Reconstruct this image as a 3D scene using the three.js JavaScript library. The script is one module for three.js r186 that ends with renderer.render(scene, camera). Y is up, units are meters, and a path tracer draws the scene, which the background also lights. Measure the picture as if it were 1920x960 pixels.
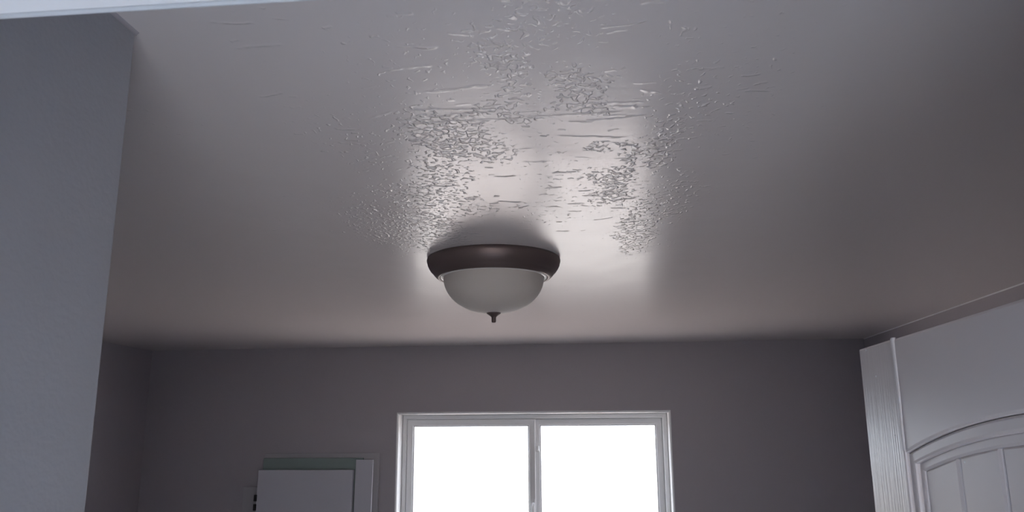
import * as THREE from 'three';
import { mergeGeometries, mergeVertices, toCreasedNormals } from 'three/addons/utils/BufferGeometryUtils.js';
import { RoundedBoxGeometry } from 'three/addons/geometries/RoundedBoxGeometry.js';

// ---------------------------------------------------------------- camera, sky, sun, exposure
const scene = new THREE.Scene();
const rad = (d) => d * Math.PI / 180;
const camera = new THREE.PerspectiveCamera(2 * Math.atan(480 / 1500) * 180 / Math.PI, 2, 0.02, 200);
camera.rotation.order = 'YXZ';
camera.rotation.set(rad(12.52), rad(5.65), rad(-0.35));
camera.position.set(0, 1.94, 0);
camera.focus = 2.3; camera.userData.fStop = 57;
scene.add(camera);
scene.background = new THREE.Color(0.84, 0.93, 1.06);
scene.backgroundIntensity = 3.0;
const sun = new THREE.DirectionalLight(new THREE.Color(1, 0.95, 0.9), 10);
sun.position.set(1.2, 9, 5.0); sun.target.position.set(0, 0, 0);
sun.castShadow = true; sun.shadow.mapSize.set(2048, 2048); sun.shadow.radius = 1;
Object.assign(sun.shadow.camera, { left: -12, right: 12, top: 12, bottom: -12, near: 0.5, far: 40 });
scene.add(sun, sun.target);
const renderer = new THREE.WebGLRenderer({ antialias: true });
renderer.toneMapping = THREE.LinearToneMapping;
renderer.toneMappingExposure = 1.85;
renderer.shadowMap.enabled = true;

// ---------------------------------------------------------------- helpers
const used = {};
const numbered = (n) => { const k = used[n] = (used[n] ?? -1) + 1; return k ? `${n}_${String(k).padStart(3, '0')}` : n; };
function mesh(name, geometry, material, parent = scene, kind) {
  const g = Array.isArray(geometry) ? (geometry.length > 1 ? mergeGeometries(geometry.map((x) => { const y = x.index ? x.toNonIndexed() : x; for (const k of Object.keys(y.attributes)) if (!['position', 'normal', 'uv'].includes(k)) y.deleteAttribute(k); return y; })) : geometry[0]) : geometry;
  const m = new THREE.Mesh(g, material);
  m.name = parent === scene ? numbered(name) : name; m.castShadow = m.receiveShadow = true;
  if (parent !== scene) { const c = parent.userData.count ??= {}; const k = c[name] = (c[name] ?? -1) + 1; if (k) m.name = `${name}_${String(k).padStart(3, '0')}`; }
  if (kind) m.userData.kind = kind;
  parent.add(m); return m;
}
function thing(name, label, category, [x, y, z] = [0, 0, 0], kind) {
  const g = new THREE.Group(); g.name = numbered(name); g.position.set(x, y, z); scene.add(g);
  if (label) g.userData.label = label; if (category) g.userData.category = category; if (kind) g.userData.kind = kind;
  return g;
}
// box uv in metres, chosen by the face normal
function metricUV(g) {
  const p = g.attributes.position, n = g.attributes.normal, uv = new Float32Array(p.count * 2);
  for (let i = 0; i < p.count; i++) {
    const ax = Math.abs(n.getX(i)), ay = Math.abs(n.getY(i)), az = Math.abs(n.getZ(i));
    if (ay >= ax && ay >= az) { uv[2 * i] = p.getX(i); uv[2 * i + 1] = p.getZ(i); }
    else if (ax >= az) { uv[2 * i] = p.getZ(i); uv[2 * i + 1] = p.getY(i); }
    else { uv[2 * i] = p.getX(i); uv[2 * i + 1] = p.getY(i); }
  }
  g.setAttribute('uv', new THREE.BufferAttribute(uv, 2)); return g;
}
const box = (x0, x1, y0, y1, z0, z1) => metricUV(new THREE.BoxGeometry(x1 - x0, y1 - y0, z1 - z0).translate((x0 + x1) / 2, (y0 + y1) / 2, (z0 + z1) / 2));
const rbox = (x0, x1, y0, y1, z0, z1, r = 0.002, s = 2) => metricUV(new RoundedBoxGeometry(x1 - x0, y1 - y0, z1 - z0, s, r).translate((x0 + x1) / 2, (y0 + y1) / 2, (z0 + z1) / 2));
// slab in the xy plane with rectangular holes, from z0 to z1
function slabWithHoles(x0, x1, y0, y1, holes, z0, z1) {
  const s = new THREE.Shape([[x0, y0], [x1, y0], [x1, y1], [x0, y1]].map((a) => new THREE.Vector2(...a)));
  for (const [a, b, c, d] of holes) s.holes.push(new THREE.Path([[a, c], [a, d], [b, d], [b, c]].map((q) => new THREE.Vector2(...q))));
  return metricUV(new THREE.ExtrudeGeometry(s, { depth: z1 - z0, bevelEnabled: false }).translate(0, 0, z0));
}
// a profile of [outward offset, z] swept round a rectangle; closed profiles make solid frames
function rectSweep(x0, x1, y0, y1, profile, closed = true, crease = 0.7) {
  const pos = [], P = closed ? [...profile, profile[0]] : profile;
  const at = (k, [o, z]) => [[x0 - o, y0 - o, z], [x1 + o, y0 - o, z], [x1 + o, y1 + o, z], [x0 - o, y1 + o, z]][k % 4];
  for (let k = 0; k < 4; k++) for (let i = 0; i + 1 < P.length; i++) {
    const a = at(k, P[i]), b = at(k + 1, P[i]), c = at(k + 1, P[i + 1]), d = at(k, P[i + 1]);
    pos.push(...a, ...b, ...c, ...a, ...c, ...d);
  }
  const g = new THREE.BufferGeometry(); g.setAttribute('position', new THREE.Float32BufferAttribute(pos, 3));
  g.computeVertexNormals();
  return metricUV(toCreasedNormals(g, crease));
}
const lathe = (pts, n = 96) => new THREE.LatheGeometry(pts.map(([r, y]) => new THREE.Vector2(r, y)), n);

// ---------------------------------------------------------------- noise and textures
function hash2(x, y, s) { let h = Math.imul(x, 374761393) ^ Math.imul(y, 668265263) ^ Math.imul(s, 1274126177); h = Math.imul(h ^ (h >>> 13), 1103515245); return ((h ^ (h >>> 16)) >>> 0) / 4294967296; }
function noise(x, y, s = 1) {           // gradient noise, about -1..1
  const xi = Math.floor(x), yi = Math.floor(y), fx = x - xi, fy = y - yi;
  const g = (ix, iy, dx, dy) => { const a = hash2(ix, iy, s) * 6.2831853; return Math.cos(a) * dx + Math.sin(a) * dy; };
  const u = fx * fx * fx * (fx * (fx * 6 - 15) + 10), v = fy * fy * fy * (fy * (fy * 6 - 15) + 10);
  const a = g(xi, yi, fx, fy), b = g(xi + 1, yi, fx - 1, fy), c = g(xi, yi + 1, fx, fy - 1), d = g(xi + 1, yi + 1, fx - 1, fy - 1);
  return 1.5 * (a + (b - a) * u + (c - a) * v + (a - b - c + d) * u * v);
}
let seed = 7; const rnd = () => { seed = (Math.imul(seed, 1664525) + 1013904223) >>> 0; return seed / 4294967296; };
const sstep = (a, b, x) => { /* smooth step, also downwards */ const t = Math.min(1, Math.max(0, (x - a) / (b - a))); return t * t * (3 - 2 * t); };
function heightTexture(w, h, f, wrap = THREE.MirroredRepeatWrapping) {
  const d = new Uint8Array(w * h * 4);
  for (let j = 0; j < h; j++) for (let i = 0; i < w; i++) {
    const v = Math.max(0, Math.min(255, Math.round(f(i, j) * 255))), k = 4 * (j * w + i);
    d[k] = d[k + 1] = d[k + 2] = v; d[k + 3] = 255;
  }
  const t = new THREE.DataTexture(d, w, h); t.magFilter = THREE.LinearFilter; t.wrapS = t.wrapT = wrap; t.needsUpdate = true; return t;
}
function floatTexture(w, h, f) {
  const d = new Float32Array(w * h * 4);
  for (let j = 0; j < h; j++) for (let i = 0; i < w; i++) { const k = 4 * (j * w + i); d[k] = d[k + 1] = d[k + 2] = f(i, j); d[k + 3] = 1; }
  const t = new THREE.DataTexture(d, w, h, THREE.RGBAFormat, THREE.FloatType); t.magFilter = THREE.LinearFilter; t.wrapS = t.wrapT = THREE.ClampToEdgeWrapping; t.needsUpdate = true; return t;
}
// roller stipple of painted drywall, one tile = 0.4 m
const stipple = heightTexture(512, 512, (i, j) => 0.5 + 0.22 * noise(i / 9, j / 9, 3) + 0.14 * noise(i / 4, j / 4, 4) + 0.12 * noise(i / 60, j / 60, 5));
stipple.repeat.set(1 / 0.4, 1 / 0.4);
const grain = heightTexture(512, 512, (i, j) => 0.5 + 0.3 * noise(i / 7, j / 190, 8) + 0.2 * noise(i / 3, j / 90, 9));
grain.repeat.set(1 / 0.25, 1 / 0.25);

// the ceiling's trowelled compound: rough patches, ridges and smooth swipes (metres: x, z)
const PX0 = -0.85, PX1 = 0.45, PZ0 = -2.95, PZ1 = -0.75, N = 2048;
const patches = [
  [-0.24, -1.27, 0.075, 0.13, 1.0], [-0.29, -1.53, 0.06, 0.2, 0.75], [-0.37, -1.63, 0.08, 0.14, 0.8], [-0.47, -1.9, 0.13, 0.26, 0.75], [-0.36, -1.93, 0.06, 0.22, 0.85],
  [-0.11, -1.05, 0.045, 0.11, 1.0], [-0.01, -1.14, 0.04, 0.09, 1.0], [-0.12, -1.19, 0.1, 0.025, 1.0], [0.035, -1.34, 0.025, 0.035, 1.0], [0.05, -1.61, 0.055, 0.12, 1.0],
  [0.08, -1.44, 0.025, 0.12, 0.95], [0.13, -1.36, 0.045, 0.12, 0.9], [0.12, -1.97, 0.05, 0.28, 0.85], [-0.27, -1.73, 0.08, 0.1, 0.65], [-0.16, -1.37, 0.05, 0.08, 0.75],
  [0.13, -0.95, 0.025, 0.07, 0.5], [-0.06, -0.91, 0.09, 0.06, 0.7], [0.18, -1.74, 0.07, 0.22, 0.6], [-0.4, -1.28, 0.08, 0.18, 0.42], [-0.03, -1.6, 0.09, 0.17, 0.36],
  [-0.13, -1.79, 0.15, 0.09, 0.36], [0.17, -1.2, 0.06, 0.16, 0.5], [-0.26, -1.05, 0.09, 0.14, 0.35],
];
const ridges = [];                     // long trowel ridges, mostly across the room
for (let k = 0; k < 150; k++) {
  const x = -0.5 + 0.75 * rnd(), z = -0.85 - 1.2 * rnd(), l = 0.012 + 0.06 * rnd() * rnd(), a = (rnd() - 0.5) * 0.9;
  ridges.push([x, z, x + l * Math.cos(a), z + l * Math.sin(a), 0.0018 + 0.0016 * rnd(), 0.35 + 0.65 * rnd()]);
}
for (const [x, z, l, a] of [[-0.3, -1.2, 0.16, 0.1], [-0.28, -1.16, 0.14, -0.1], [-0.3, -1.22, 0.2, 0.03], [-0.05, -1.3, 0.12, -0.2], [0.0, -1.24, 0.1, 0.15], [-0.1, -1.215, 0.16, 0.05], [-0.07, -1.5, 0.05, 0.0], [-0.09, -1.6, 0.04, 0.1],
  [-0.2, -1.68, 0.06, -0.3], [0.05, -1.77, 0.035, 0], [0.07, -1.9, 0.05, 0.15], [-0.35, -1.56, 0.09, 0], [-0.02, -1.63, 0.035, 0.05], [-0.28, -1.02, 0.07, 0.1], [-0.25, -0.95, 0.06, -0.2], [-0.24, -1.1, 0.1, 0.15], [0.0, -1.17, 0.09, -0.05]])
  ridges.push([x, z, x + l * Math.cos(a), z + l * Math.sin(a), 0.003, 1]);
const ridgeMap = new Float32Array(N * N), dx = (PX1 - PX0) / N, dz = (PZ1 - PZ0) / N;
for (const [x0, z0, x1, z1, w, hgt] of ridges) {
  const L = Math.hypot(x1 - x0, z1 - z0), ux = (x1 - x0) / L, uz = (z1 - z0) / L, m = w * 4 + 0.008;
  for (let j = Math.max(0, Math.floor((Math.min(z0, z1) - m - PZ0) / dz)); j < Math.min(N, (Math.max(z0, z1) + m - PZ0) / dz); j++)
    for (let i = Math.max(0, Math.floor((Math.min(x0, x1) - m - PX0) / dx)); i < Math.min(N, (Math.max(x0, x1) + m - PX0) / dx); i++) {
      const x = PX0 + i * dx, z = PZ0 + j * dz, t = Math.max(0, Math.min(L, (x - x0) * ux + (z - z0) * uz));
      const wob = 0.004 * noise(x * 45, z * 45, 31);
      const d = Math.hypot(x - x0 - ux * t - uz * wob, z - z0 - uz * t + ux * wob), v = hgt * (0.55 + 0.45 * noise(x * 90, z * 90, 32)) * Math.exp(-((d / w) ** 2)) * sstep(0, 0.15, t / L + 0.02) * sstep(0, 0.15, 1.02 - t / L);
      if (v > ridgeMap[j * N + i]) ridgeMap[j * N + i] = v;
    }
}
const ceilingRelief = floatTexture(N, N, (i, j) => {
  const x = PX0 + i * dx, z = PZ0 + j * dz;
  let m = 0;
  const jx = 0.03 * noise(x * 14, z * 9, 11), jz = 0.06 * noise(x * 11 + 40, z * 7, 12);
  for (const [cx, cz, rx, rz, s] of patches) { const q = ((x + jx - cx) / rx) ** 2 + ((z + jz - cz) / rz) ** 2; if (q < 5) m = Math.max(m, s * Math.exp(-0.5 * q * q)); }
  m = Math.max(m, 0.3 * sstep(0.0, 0.7, noise(x * 6, z * 4, 13)));
  const wx = 0.005 * noise(x * 80, z * 70, 14), wz = 0.006 * noise(x * 80 + 9, z * 70, 15);
  const n = noise((x + wx) * 98, (z + wz) * 84, 16) + 0.4 * noise((x + wx) * 210, (z + wz) * 170, 17);
  const T = 0.78 - 1.0 * m, splat = sstep(T, T + 0.7, n) * (0.5 + 0.5 * m) * (0.8 + 0.2 * noise(x * 150, z * 100, 18));
  // a smooth swipe of the trowel that lies a little askew, and slow waves in the coat
  const sx = x + 0.06 + 0.12 * (z + 1.4), swipe = Math.exp(-((sx / 0.06) ** 2)) * (z < -1.52 ? sstep(-2.1, -1.52, z) : sstep(-1.235, -1.52, z));
  const wave = 0.6 * noise(x * 7, z * 5, 20) + 0.25 * noise(x * 16, z * 9, 21) + 0.04 * noise(x * 4, z * 75, 19);
  const fade = sstep(0, 0.06, i / N) * sstep(1, 0.94, i / N) * sstep(0, 0.08, j / N) * sstep(1, 0.96, j / N);   // plain paint beyond the patched middle
  return 0.3 + fade * (0.18 * splat + 0.16 * ridgeMap[j * N + i] + 0.09 * wave + 0.3 * swipe);
});

// ---------------------------------------------------------------- materials (real-world base colours)
const std = (r, g, b, roughness, extra = {}) => new THREE.MeshStandardMaterial({ color: new THREE.Color().setRGB(r, g, b), roughness, ...extra });
const wallPaint = std(0.45, 0.42, 0.447, 0.55, { bumpMap: stipple, bumpScale: 0.0005 });
const nearWallPaint = std(0.425, 0.43, 0.46, 0.55, { bumpMap: stipple, bumpScale: 0.0005 });   // the closet wall is a cooler grey
const ceilingPaint = new THREE.MeshPhysicalMaterial({ color: new THREE.Color().setRGB(0.79, 0.735, 0.72), roughness: 0.225, specularIntensity: 0.6, bumpMap: ceilingRelief, bumpScale: 0.01 });
const whiteTrim = std(0.9, 0.9, 0.9, 0.35);
const vinyl = std(0.88, 0.88, 0.89, 0.4);
const jambPaint = std(0.66, 0.67, 0.68, 0.4);
const doorPaint = std(0.61, 0.56, 0.555, 0.33, { bumpMap: grain, bumpScale: 0.0005 });
const doorSmooth = std(0.61, 0.56, 0.555, 0.33);
const doorBead = std(0.6, 0.57, 0.57, 0.45);
const hallPaint = std(0.52, 0.65, 0.80, 0.7, { bumpMap: stipple, bumpScale: 0.0004 });
const carpet = std(0.36, 0.34, 0.33, 0.95, { bumpMap: stipple, bumpScale: 0.003 });
const hallFloor = std(0.47, 0.57, 0.68, 0.6);
const concrete = std(0.59, 0.51, 0.47, 0.9, { bumpMap: stipple, bumpScale: 0.002 });
const soil = std(0.27, 0.25, 0.23, 0.95);
const glassPane = new THREE.MeshPhysicalMaterial({ color: 0xffffff, roughness: 0, transmission: 1, thickness: 0, ior: 1.5 });
const bronze = std(0.15, 0.115, 0.11, 0.45, { metalness: 0.5 });
const frosted = new THREE.MeshPhysicalMaterial({ color: new THREE.Color().setRGB(0.84, 0.79, 0.74), roughness: 0.75, transmission: 0.35, thickness: 0 });
const darkMetal = std(0.05, 0.048, 0.05, 0.45, { metalness: 0.6 });
const greenPaper = std(0.27, 0.34, 0.32, 0.85);
const whiteBoard = std(0.60, 0.60, 0.66, 0.6);
const greyBoard = std(0.46, 0.45, 0.47, 0.8);

// ---------------------------------------------------------------- large structure
const H = 2.44, ZF = -4.58, XR = 1.495, XL = -2.63, ZD = -0.165, ZB = 1.9;
const WX0 = -1.109, WX1 = 0.412, WY0 = 1.0, WY1 = 2.05;        // the window's opening
mesh('ground', box(-30, 30, -0.6, -0.32, -60, 30), soil, scene, 'structure');
mesh('patio', box(-9, 9, -0.4, -0.3, -10.5, ZF - 0.14), concrete, scene, 'structure').name = 'pavement';
mesh('pavement', box(-9, 9, -0.4, -0.3, ZB + 0.14, 9), concrete, scene, 'structure').name = 'pavement_001';
mesh('floor', box(XL - 0.12, XR + 0.12, -0.15, 0, ZF - 0.14, ZD + 0.06), carpet, scene, 'structure');
mesh('floor_hall', box(-1.6, 1.6, -0.15, 0, ZD + 0.06, ZB + 0.14), hallFloor, scene, 'structure').name = 'floor_hall';
{
  const g = new THREE.BoxGeometry(XR - XL + 0.24, 0.16, ZB - ZF + 0.28).translate((XR + XL) / 2, H + 0.08, (ZB + ZF) / 2), p = g.attributes.position, uv = g.attributes.uv;
  for (let i = 0; i < p.count; i++) uv.setXY(i, (p.getX(i) - PX0) / (PX1 - PX0), (p.getZ(i) - PZ0) / (PZ1 - PZ0));
  mesh('ceiling', g, ceilingPaint, scene, 'structure');
}
const WR = 0.012;
mesh('wall_far', slabWithHoles(XL - 0.12, XR + 0.12, 0, H, [[WX0 - WR, WX1 + WR, WY0 - WR, WY1 + WR]], ZF - 0.14, ZF), wallPaint, scene, 'structure');
mesh('wall_left', box(XL - 0.12, XL, 0, H, ZF, -0.88), wallPaint, scene, 'structure');
mesh('wall_right', box(XR, XR + 0.12, 0, H, ZF, ZD + 0.12), wallPaint, scene, 'structure');
{ // the closet block at the near left: rounded outside corner
  const s = new THREE.Shape(); const r = 0.006;
  s.moveTo(XL - 0.12, 0.88); s.lineTo(-0.565 - r, 0.88); s.absarc(-0.565 - r, 0.88 - r, r, Math.PI / 2, 0, true); s.lineTo(-0.565, 0.165); s.lineTo(XL - 0.12, 0.165); s.closePath();
  const g = new THREE.ExtrudeGeometry(s, { depth: H, bevelEnabled: false, curveSegments: 6 }).rotateX(-Math.PI / 2);
  mesh('wall_near_left', metricUV(g), nearWallPaint, scene, 'structure');
}
const DX0 = -0.43, DX1 = 0.331, DY = 2.04;                     // the doorway
{
  const s = new THREE.Shape([[-1.6, 0], [DX0 - 0.02, 0], [DX0 - 0.02, DY + 0.02], [DX1 + 0.02, DY + 0.02], [DX1 + 0.02, 0], [XR, 0], [XR, H], [-1.6, H]].map((q) => new THREE.Vector2(...q)));
  mesh('wall_doorway', metricUV(new THREE.ExtrudeGeometry(s, { depth: 0.12, bevelEnabled: false }).translate(0, 0, ZD)), wallPaint, scene, 'structure');
}
mesh('wall_hall_left', box(-1.6, -1.48, 0, H, ZD + 0.12, ZB), hallPaint, scene, 'structure');
mesh('wall_hall_right', box(1.48, 1.6, 0, H, ZD + 0.12, ZB), hallPaint, scene, 'structure');
mesh('wall_hall_back', slabWithHoles(-1.6, 1.6, 0, H, [[-0.9, 1.3, 0.08, 2.1]], ZB, ZB + 0.14), hallPaint, scene, 'structure');
mesh('door_2_glass', box(-0.9, 1.3, 0.08, 2.1, ZB + 0.06, ZB + 0.066), glassPane, scene, 'structure').name = 'window_2';
// paint bead where the right wall meets the ceiling, and the same along the near left wall
const bead = (x, sx, z0, z1) => { const s = new THREE.Shape(); s.moveTo(0, 0); s.lineTo(sx * 0.004, 0); s.quadraticCurveTo(sx * 0.001, -0.001, 0, -0.004); s.closePath(); return metricUV(new THREE.ExtrudeGeometry(s, { depth: z1 - z0, bevelEnabled: false }).translate(x, H, z0)); };
mesh('trim_2', bead(XR, -1, ZF, ZD), whiteTrim, scene, 'structure');
mesh('trim_3', bead(-0.565, 1, -0.88, ZD), wallPaint, scene, 'structure');
// door frame: jambs, head, stops and casing
{
  const t = thing('trim_1', null, null, [0, 0, 0], 'structure');
  const z0 = ZD, z1 = ZD + 0.12;
  mesh('jamb', rbox(DX0 - 0.02, DX0, 0, DY, z0, z1), jambPaint, t); mesh('jamb', rbox(DX1, DX1 + 0.02, 0, DY, z0, z1), jambPaint, t);
  mesh('head', rbox(DX0 - 0.02, DX1 + 0.02, DY, DY + 0.02, z0, z1), jambPaint, t);
  const arch = (zA, zB) => [rbox(DX0 - 0.065, DX0 - 0.006, 0, DY + 0.065, zA, zB), rbox(DX1 + 0.036, DX1 + 0.095, 0, DY + 0.065, zA, zB), rbox(DX0 - 0.006, DX1 + 0.036, DY + 0.006, DY + 0.065, zA, zB)];
  for (const g of arch(z1, z1 + 0.015)) mesh('casing', g, jambPaint, t);
  for (const g of arch(z0 - 0.012, z0)) mesh('casing', g, jambPaint, t);
}
// window: rounded white reveal, vinyl frame, two sashes
{
  const t = thing('window_1', null, null, [0, 0, 0], 'structure'); const zw = ZF - 0.1;
  const arc = []; for (let k = 0; k <= 5; k++) { const a = k / 5 * Math.PI / 2; arc.push([WR - WR * Math.cos(a), ZF - WR + 0.002 + WR * Math.sin(a)]); }
  mesh('reveal', rectSweep(WX0, WX1, WY0, WY1, [[0, ZF - 0.14], ...arc, [WR + 0.001, ZF - 0.001], [WR, ZF - 0.002], [WR, ZF - 0.14]], true, 0.6), whiteTrim, t);
  const frameProfile = (w, za, zb, r = 0.004) => [[0, za], [0, zb - r], [-r, zb], [-(w - r), zb], [-w, zb - r], [-w, za]];
  mesh('window_frame', rectSweep(WX0, WX1, WY0, WY1, frameProfile(0.026, zw - 0.05, zw + 0.006)), vinyl, t);
  const sash = (x0, x1, wz) => {
    const y0 = WY0 + 0.026, y1 = WY1 - 0.026;
    const s = mesh('sash', rectSweep(x0, x1, y0, y1, frameProfile(0.037, wz - 0.022, wz)), vinyl, t);
    mesh('glazing_bead', rectSweep(x0 + 0.037, x1 - 0.037, y0 + 0.037, y1 - 0.037, frameProfile(0.006, wz - 0.018, wz - 0.008, 0.002)), vinyl, s);
    mesh('pane', box(x0 + 0.037, x1 - 0.037, y0 + 0.037, y1 - 0.037, wz - 0.016, wz - 0.012), glassPane, s);
  };
  sash(WX0 + 0.026, -0.336, zw); sash(-0.348, WX1 - 0.026, zw - 0.024);
  // pull handle and tilt latch on the meeting stile
  const bow = new THREE.CatmullRomCurve3([[-0.352, 1.44, zw], [-0.352, 1.45, zw + 0.018], [-0.351, 1.5, zw + 0.024], [-0.351, 1.55, zw + 0.018], [-0.351, 1.56, zw]].map((a) => new THREE.Vector3(...a)));
  mesh('handle', [new THREE.TubeGeometry(bow, 32, 0.005, 10), rbox(-0.361, -0.342, 1.42, 1.58, zw - 0.001, zw + 0.004, 0.0018)], vinyl, t);
  mesh('latch', [rbox(-0.334, -0.317, 1.84, 1.872, zw - 0.026, zw - 0.006, 0.003), rbox(-0.328, -0.313, 1.838, 1.846, zw - 0.014, zw + 0.006, 0.002)], whiteTrim, t);
}

// ---------------------------------------------------------------- the open door on the right (its face in the plane x = 0.331)
{
  const t = thing('door_1', 'white painted plank door with arched top panel standing open', null, [0.331, 0, ZD - 0.012], 'structure');
  const W = 0.86, S = 0.115, T = 0.035, top = 2.04, bottom = 0.012;      // local: u from the hinge (0) to the free edge (W) along -z, v height
  const place = (g) => metricUV(g.applyMatrix4(new THREE.Matrix4().makeBasis(new THREE.Vector3(0, 0, -1), new THREE.Vector3(0, 1, 0), new THREE.Vector3(1, 0, 0))));   // (u, v, depth) -> (-z, y, x)
  const extr = (s, d0, d1, bevel = 0) => place(new THREE.ExtrudeGeometry(s, { depth: d1 - d0 - 2 * bevel, bevelEnabled: bevel > 0, bevelSize: bevel, bevelThickness: bevel, bevelOffset: -bevel, bevelSegments: 2, curveSegments: 40 }).translate(0, 0, d0 + bevel));
  const rect = (a, b, c, d) => new THREE.Shape([[a, c], [b, c], [b, d], [a, d]].map((q) => new THREE.Vector2(...q)));
  const u0 = S + 0.004, u1 = W - S - 0.004, um = W / 2, peak = 1.955, spring = 1.918;
  const archY = (u, o = 0) => peak - o - (peak - spring) * ((u - um) / (u1 - um)) ** 2;
  const stileM = doorPaint;
  for (const [a, b] of [[0, S], [W - S, W]]) mesh('stile', extr(rect(a, b, bottom, top), 0, T, 0.0025), stileM, t);
  const rail = new THREE.Shape(); rail.moveTo(S, top); for (let k = 0; k <= 40; k++) { const u = S + (W - 2 * S) * k / 40; rail.lineTo(u, archY(u)); } rail.lineTo(W - S, top); rail.closePath();
  mesh('rail', extr(rail, 0.0008, T, 0.003), doorSmooth, t);
  mesh('rail', extr(rect(S, W - S, 0.82, 0.98), 0.0008, T, 0.003), doorSmooth, t);
  mesh('rail', extr(rect(S, W - S, bottom, 0.25), 0.0008, T, 0.003), doorSmooth, t);
  // the bead of filler along the joint of stile and top rail, at both stiles
  for (const [u, sg] of [[S, 1], [W - S, -1]]) {
    const line = []; for (let k = 0; k <= 14; k++) { const v = archY(u0) + 0.002 + (top - 0.001 - archY(u0)) * k / 14; line.push(new THREE.Vector3(u + 0.0012 * noise(v * 30, u * 9, 41), v, 0.001)); }
    const g = new THREE.TubeGeometry(new THREE.CatmullRomCurve3(line), 28, 0.0032, 10), p = g.attributes.position;
    for (let i = 0; i < p.count; i++) { const c = line[0].y, w = 0.75 + 0.6 * (p.getY(i) - c) / (top - c); p.setX(i, u + (p.getX(i) - u) * w); p.setZ(i, 0.001 + (p.getZ(i) - 0.001) * 0.8); }
    g.computeVertexNormals();
    mesh('joint_bead', place(g), doorBead, t).userData.label = 'pale bead of filler along the joint';
  }
  // stepped moulding round the panel openings
  const ring = (a, b, c, yTop, w, d0, d1, bev) => {
    const o = new THREE.Shape(), i = new THREE.Path(), n = 40;
    o.moveTo(a, c); o.lineTo(b, c); for (let k = 0; k <= n; k++) { const u = b + (a - b) * k / n; o.lineTo(u, yTop(u)); } o.closePath();
    i.moveTo(a + w, c + w); for (let k = 0; k <= n; k++) { const u = a + w + (b - a - 2 * w) * k / n; i.lineTo(u, yTop(u) - w); } i.lineTo(b - w, c + w); i.closePath();
    o.holes.push(i); return extr(o, d0, d1, bev);
  };
  for (const [c, yTop] of [[0.98, (u) => archY(u)], [0.25, () => 0.82]]) {
    mesh('moulding', [ring(S, W - S, c, yTop, 0.014, 0.004, T - 0.004, 0.003), ring(S + 0.012, W - S - 0.012, c + 0.012, (u) => yTop(u) - 0.012, 0.012, 0.009, T - 0.009, 0.003)], doorSmooth, t);
    const a = S + 0.022, n = 7, pw = (W - 2 * a) / n;
    for (let k = 0; k < n; k++) {
      const p0 = a + k * pw + 0.0012, p1 = a + (k + 1) * pw - 0.0012, s = new THREE.Shape();
      s.moveTo(p0, c + 0.02); s.lineTo(p1, c + 0.02); s.lineTo(p1, yTop(p1) - 0.02); s.lineTo(p0, yTop(p0) - 0.02); s.closePath();
      mesh('plank', extr(s, 0.010, T - 0.010, 0.005), doorSmooth, t);
    }
    mesh('backing_panel', place(new THREE.BoxGeometry(W - 2 * S, yTop(S) - 0.01 - c, 0.006).translate(W / 2, (yTop(S) - 0.01 + c) / 2, T / 2)), doorSmooth, t);
  }
  for (const [dz, y, r] of [[-1.01, 2.036, 0.0016], [-0.985, 2.003, 0.0014], [-0.945, 1.936, 0.0012], [-0.803, 1.912, 0.0014]])   // specks of dried paint
    mesh('paint_speck', new THREE.SphereGeometry(r, 10, 8).scale(0.7, 1, 1).translate(0.0005 + (y < 1.92 ? 0.0098 : 0), y, dz - (ZD - 0.012)), whiteTrim, t);
  mesh('handle', [lathe([[0, 0.062], [0.018, 0.06], [0.027, 0.048], [0.026, 0.036], [0.012, 0.026], [0.011, 0.008], [0.03, 0.006], [0.032, 0]], 40).rotateZ(Math.PI / 2).translate(0, 0.95, -(W - 0.06))], bronze, t);
  for (const y of [0.2, 1.02, 1.84]) mesh('hinge', new THREE.CylinderGeometry(0.006, 0.006, 0.09, 16).translate(0.004, y, 0.007), bronze, t);
}

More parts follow.
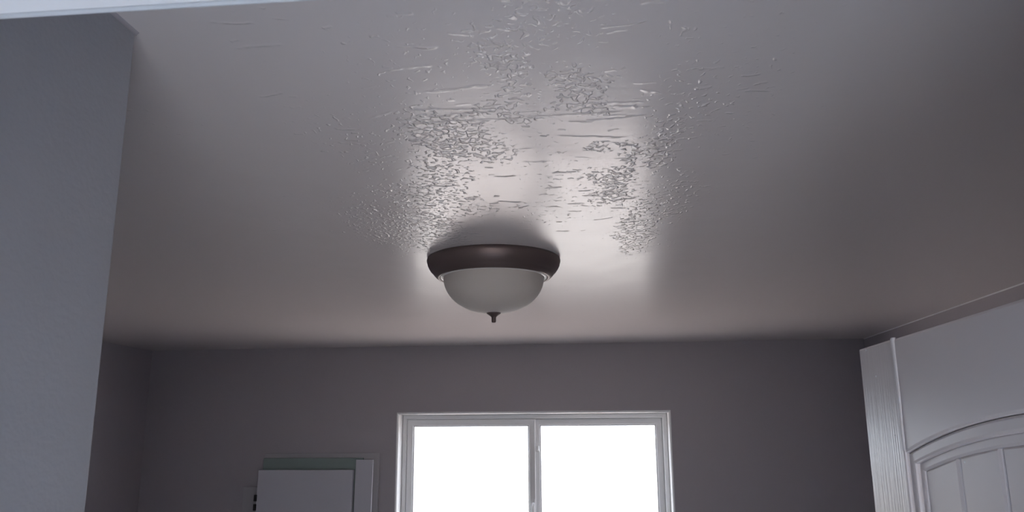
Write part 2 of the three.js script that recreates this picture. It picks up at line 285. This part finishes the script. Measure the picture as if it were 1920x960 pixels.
// ---------------------------------------------------------------- ceiling light
{
  const t = thing('ceiling_light', 'round flush ceiling light with bronze rim and frosted glass bowl', 'light', [-0.279, H, -2.275]);
  mesh('pan', lathe([[0, 0], [0.190, 0], [0.1935, -0.003], [0.195, -0.008], [0.1945, -0.013], [0.1925, -0.018], [0.1925, -0.021], [0.1895, -0.028], [0.184, -0.037], [0.178, -0.0435], [0.1745, -0.046], [0.1735, -0.049], [0.169, -0.0535], [0.164, -0.0575], [0.1605, -0.0585], [0.157, -0.0575], [0.1555, -0.0535], [0.156, -0.03], [0, -0.025]]), bronze, t);
  mesh('glass_ring', lathe([[0.1565, -0.046], [0.1565, -0.053], [0.1545, -0.0575], [0.1525, -0.0575], [0.1515, -0.054], [0.151, -0.0565], [0.149, -0.0585], [0.147, -0.057], [0.1465, -0.046]]), std(0.86, 0.84, 0.82, 0.12), t);
  const pts = []; const R = 0.1465, D = 0.107, q = 2.12;
  for (let k = 0; k <= 40; k++) { const a = k / 40 * Math.PI / 2; pts.push([R * Math.cos(a) ** (2 / q), -0.053 - D * Math.sin(a) ** (2 / q)]); }
  pts[40][0] = 0;
  mesh('glass_bowl', lathe(pts), frosted, t);
  const y = -0.053 - D;
  const f = mesh('finial', lathe([[0, y + 0.004], [0.0205, y + 0.003], [0.021, y + 0.001], [0.0195, y - 0.002], [0.011, y - 0.008], [0.0075, y - 0.011], [0.0065, y - 0.014], [0.0065, y - 0.024], [0.005, y - 0.0275], [0, y - 0.028]], 48), bronze, t);
}

// ---------------------------------------------------------------- boards leaning on the far wall, left of the window
{
  // each board stands on the floor, its top edge against the wall or against the board behind it
  const lean = (name, label, x0, x1, topY, zTop, tilt, T, material, roll = 0) => {
    const g = thing(name, label, 'board', [(x0 + x1) / 2, 0, 0]);
    const L = topY / Math.cos(tilt), w = x1 - x0;
    mesh('panel', rbox(-w / 2, w / 2, 0, L, -T, 0, 0.0015), material, g);
    g.rotation.set(-tilt, 0, roll); g.position.z = zTop + L * Math.sin(tilt);
    return g;
  };
  lean('plaster_sheet', 'pale grey board leaning flat on the wall, rearmost of the stack left of the window', -1.882, -1.212, 1.838, ZF + 0.016, 0.035, 0.013, greyBoard);
  lean('plaster_sheet', 'green faced drywall board whose top band shows above the white panel', -1.882, -1.30, 1.812, ZF + 0.034, 0.035, 0.0125, greenPaper);
  const p = lean('white_cabinet_panel', 'white flat panel with dark hinges on its left edge, leaning before the green board', -1.892, -1.345, 1.748, ZF + 0.075, 0.035, 0.035, whiteBoard);
  for (const y of [1.53, 1.58]) mesh('hinge', rbox(-0.288, -0.27, y, y + 0.035, -0.02, 0.002, 0.001), darkMetal, p).userData.label = 'dark hinge leaf';
  lean('white_lath', 'narrow white board leaning upright at the right end of the stack', -1.335, -1.238, 1.803, ZF + 0.055, 0.045, 0.018, whiteBoard);
  lean('grey_offcut', 'short grey board leaning at the far left behind the white panel', -1.998, -1.90, 1.652, ZF + 0.02, 0.03, 0.015, greyBoard);
}
renderer.render(scene, camera);
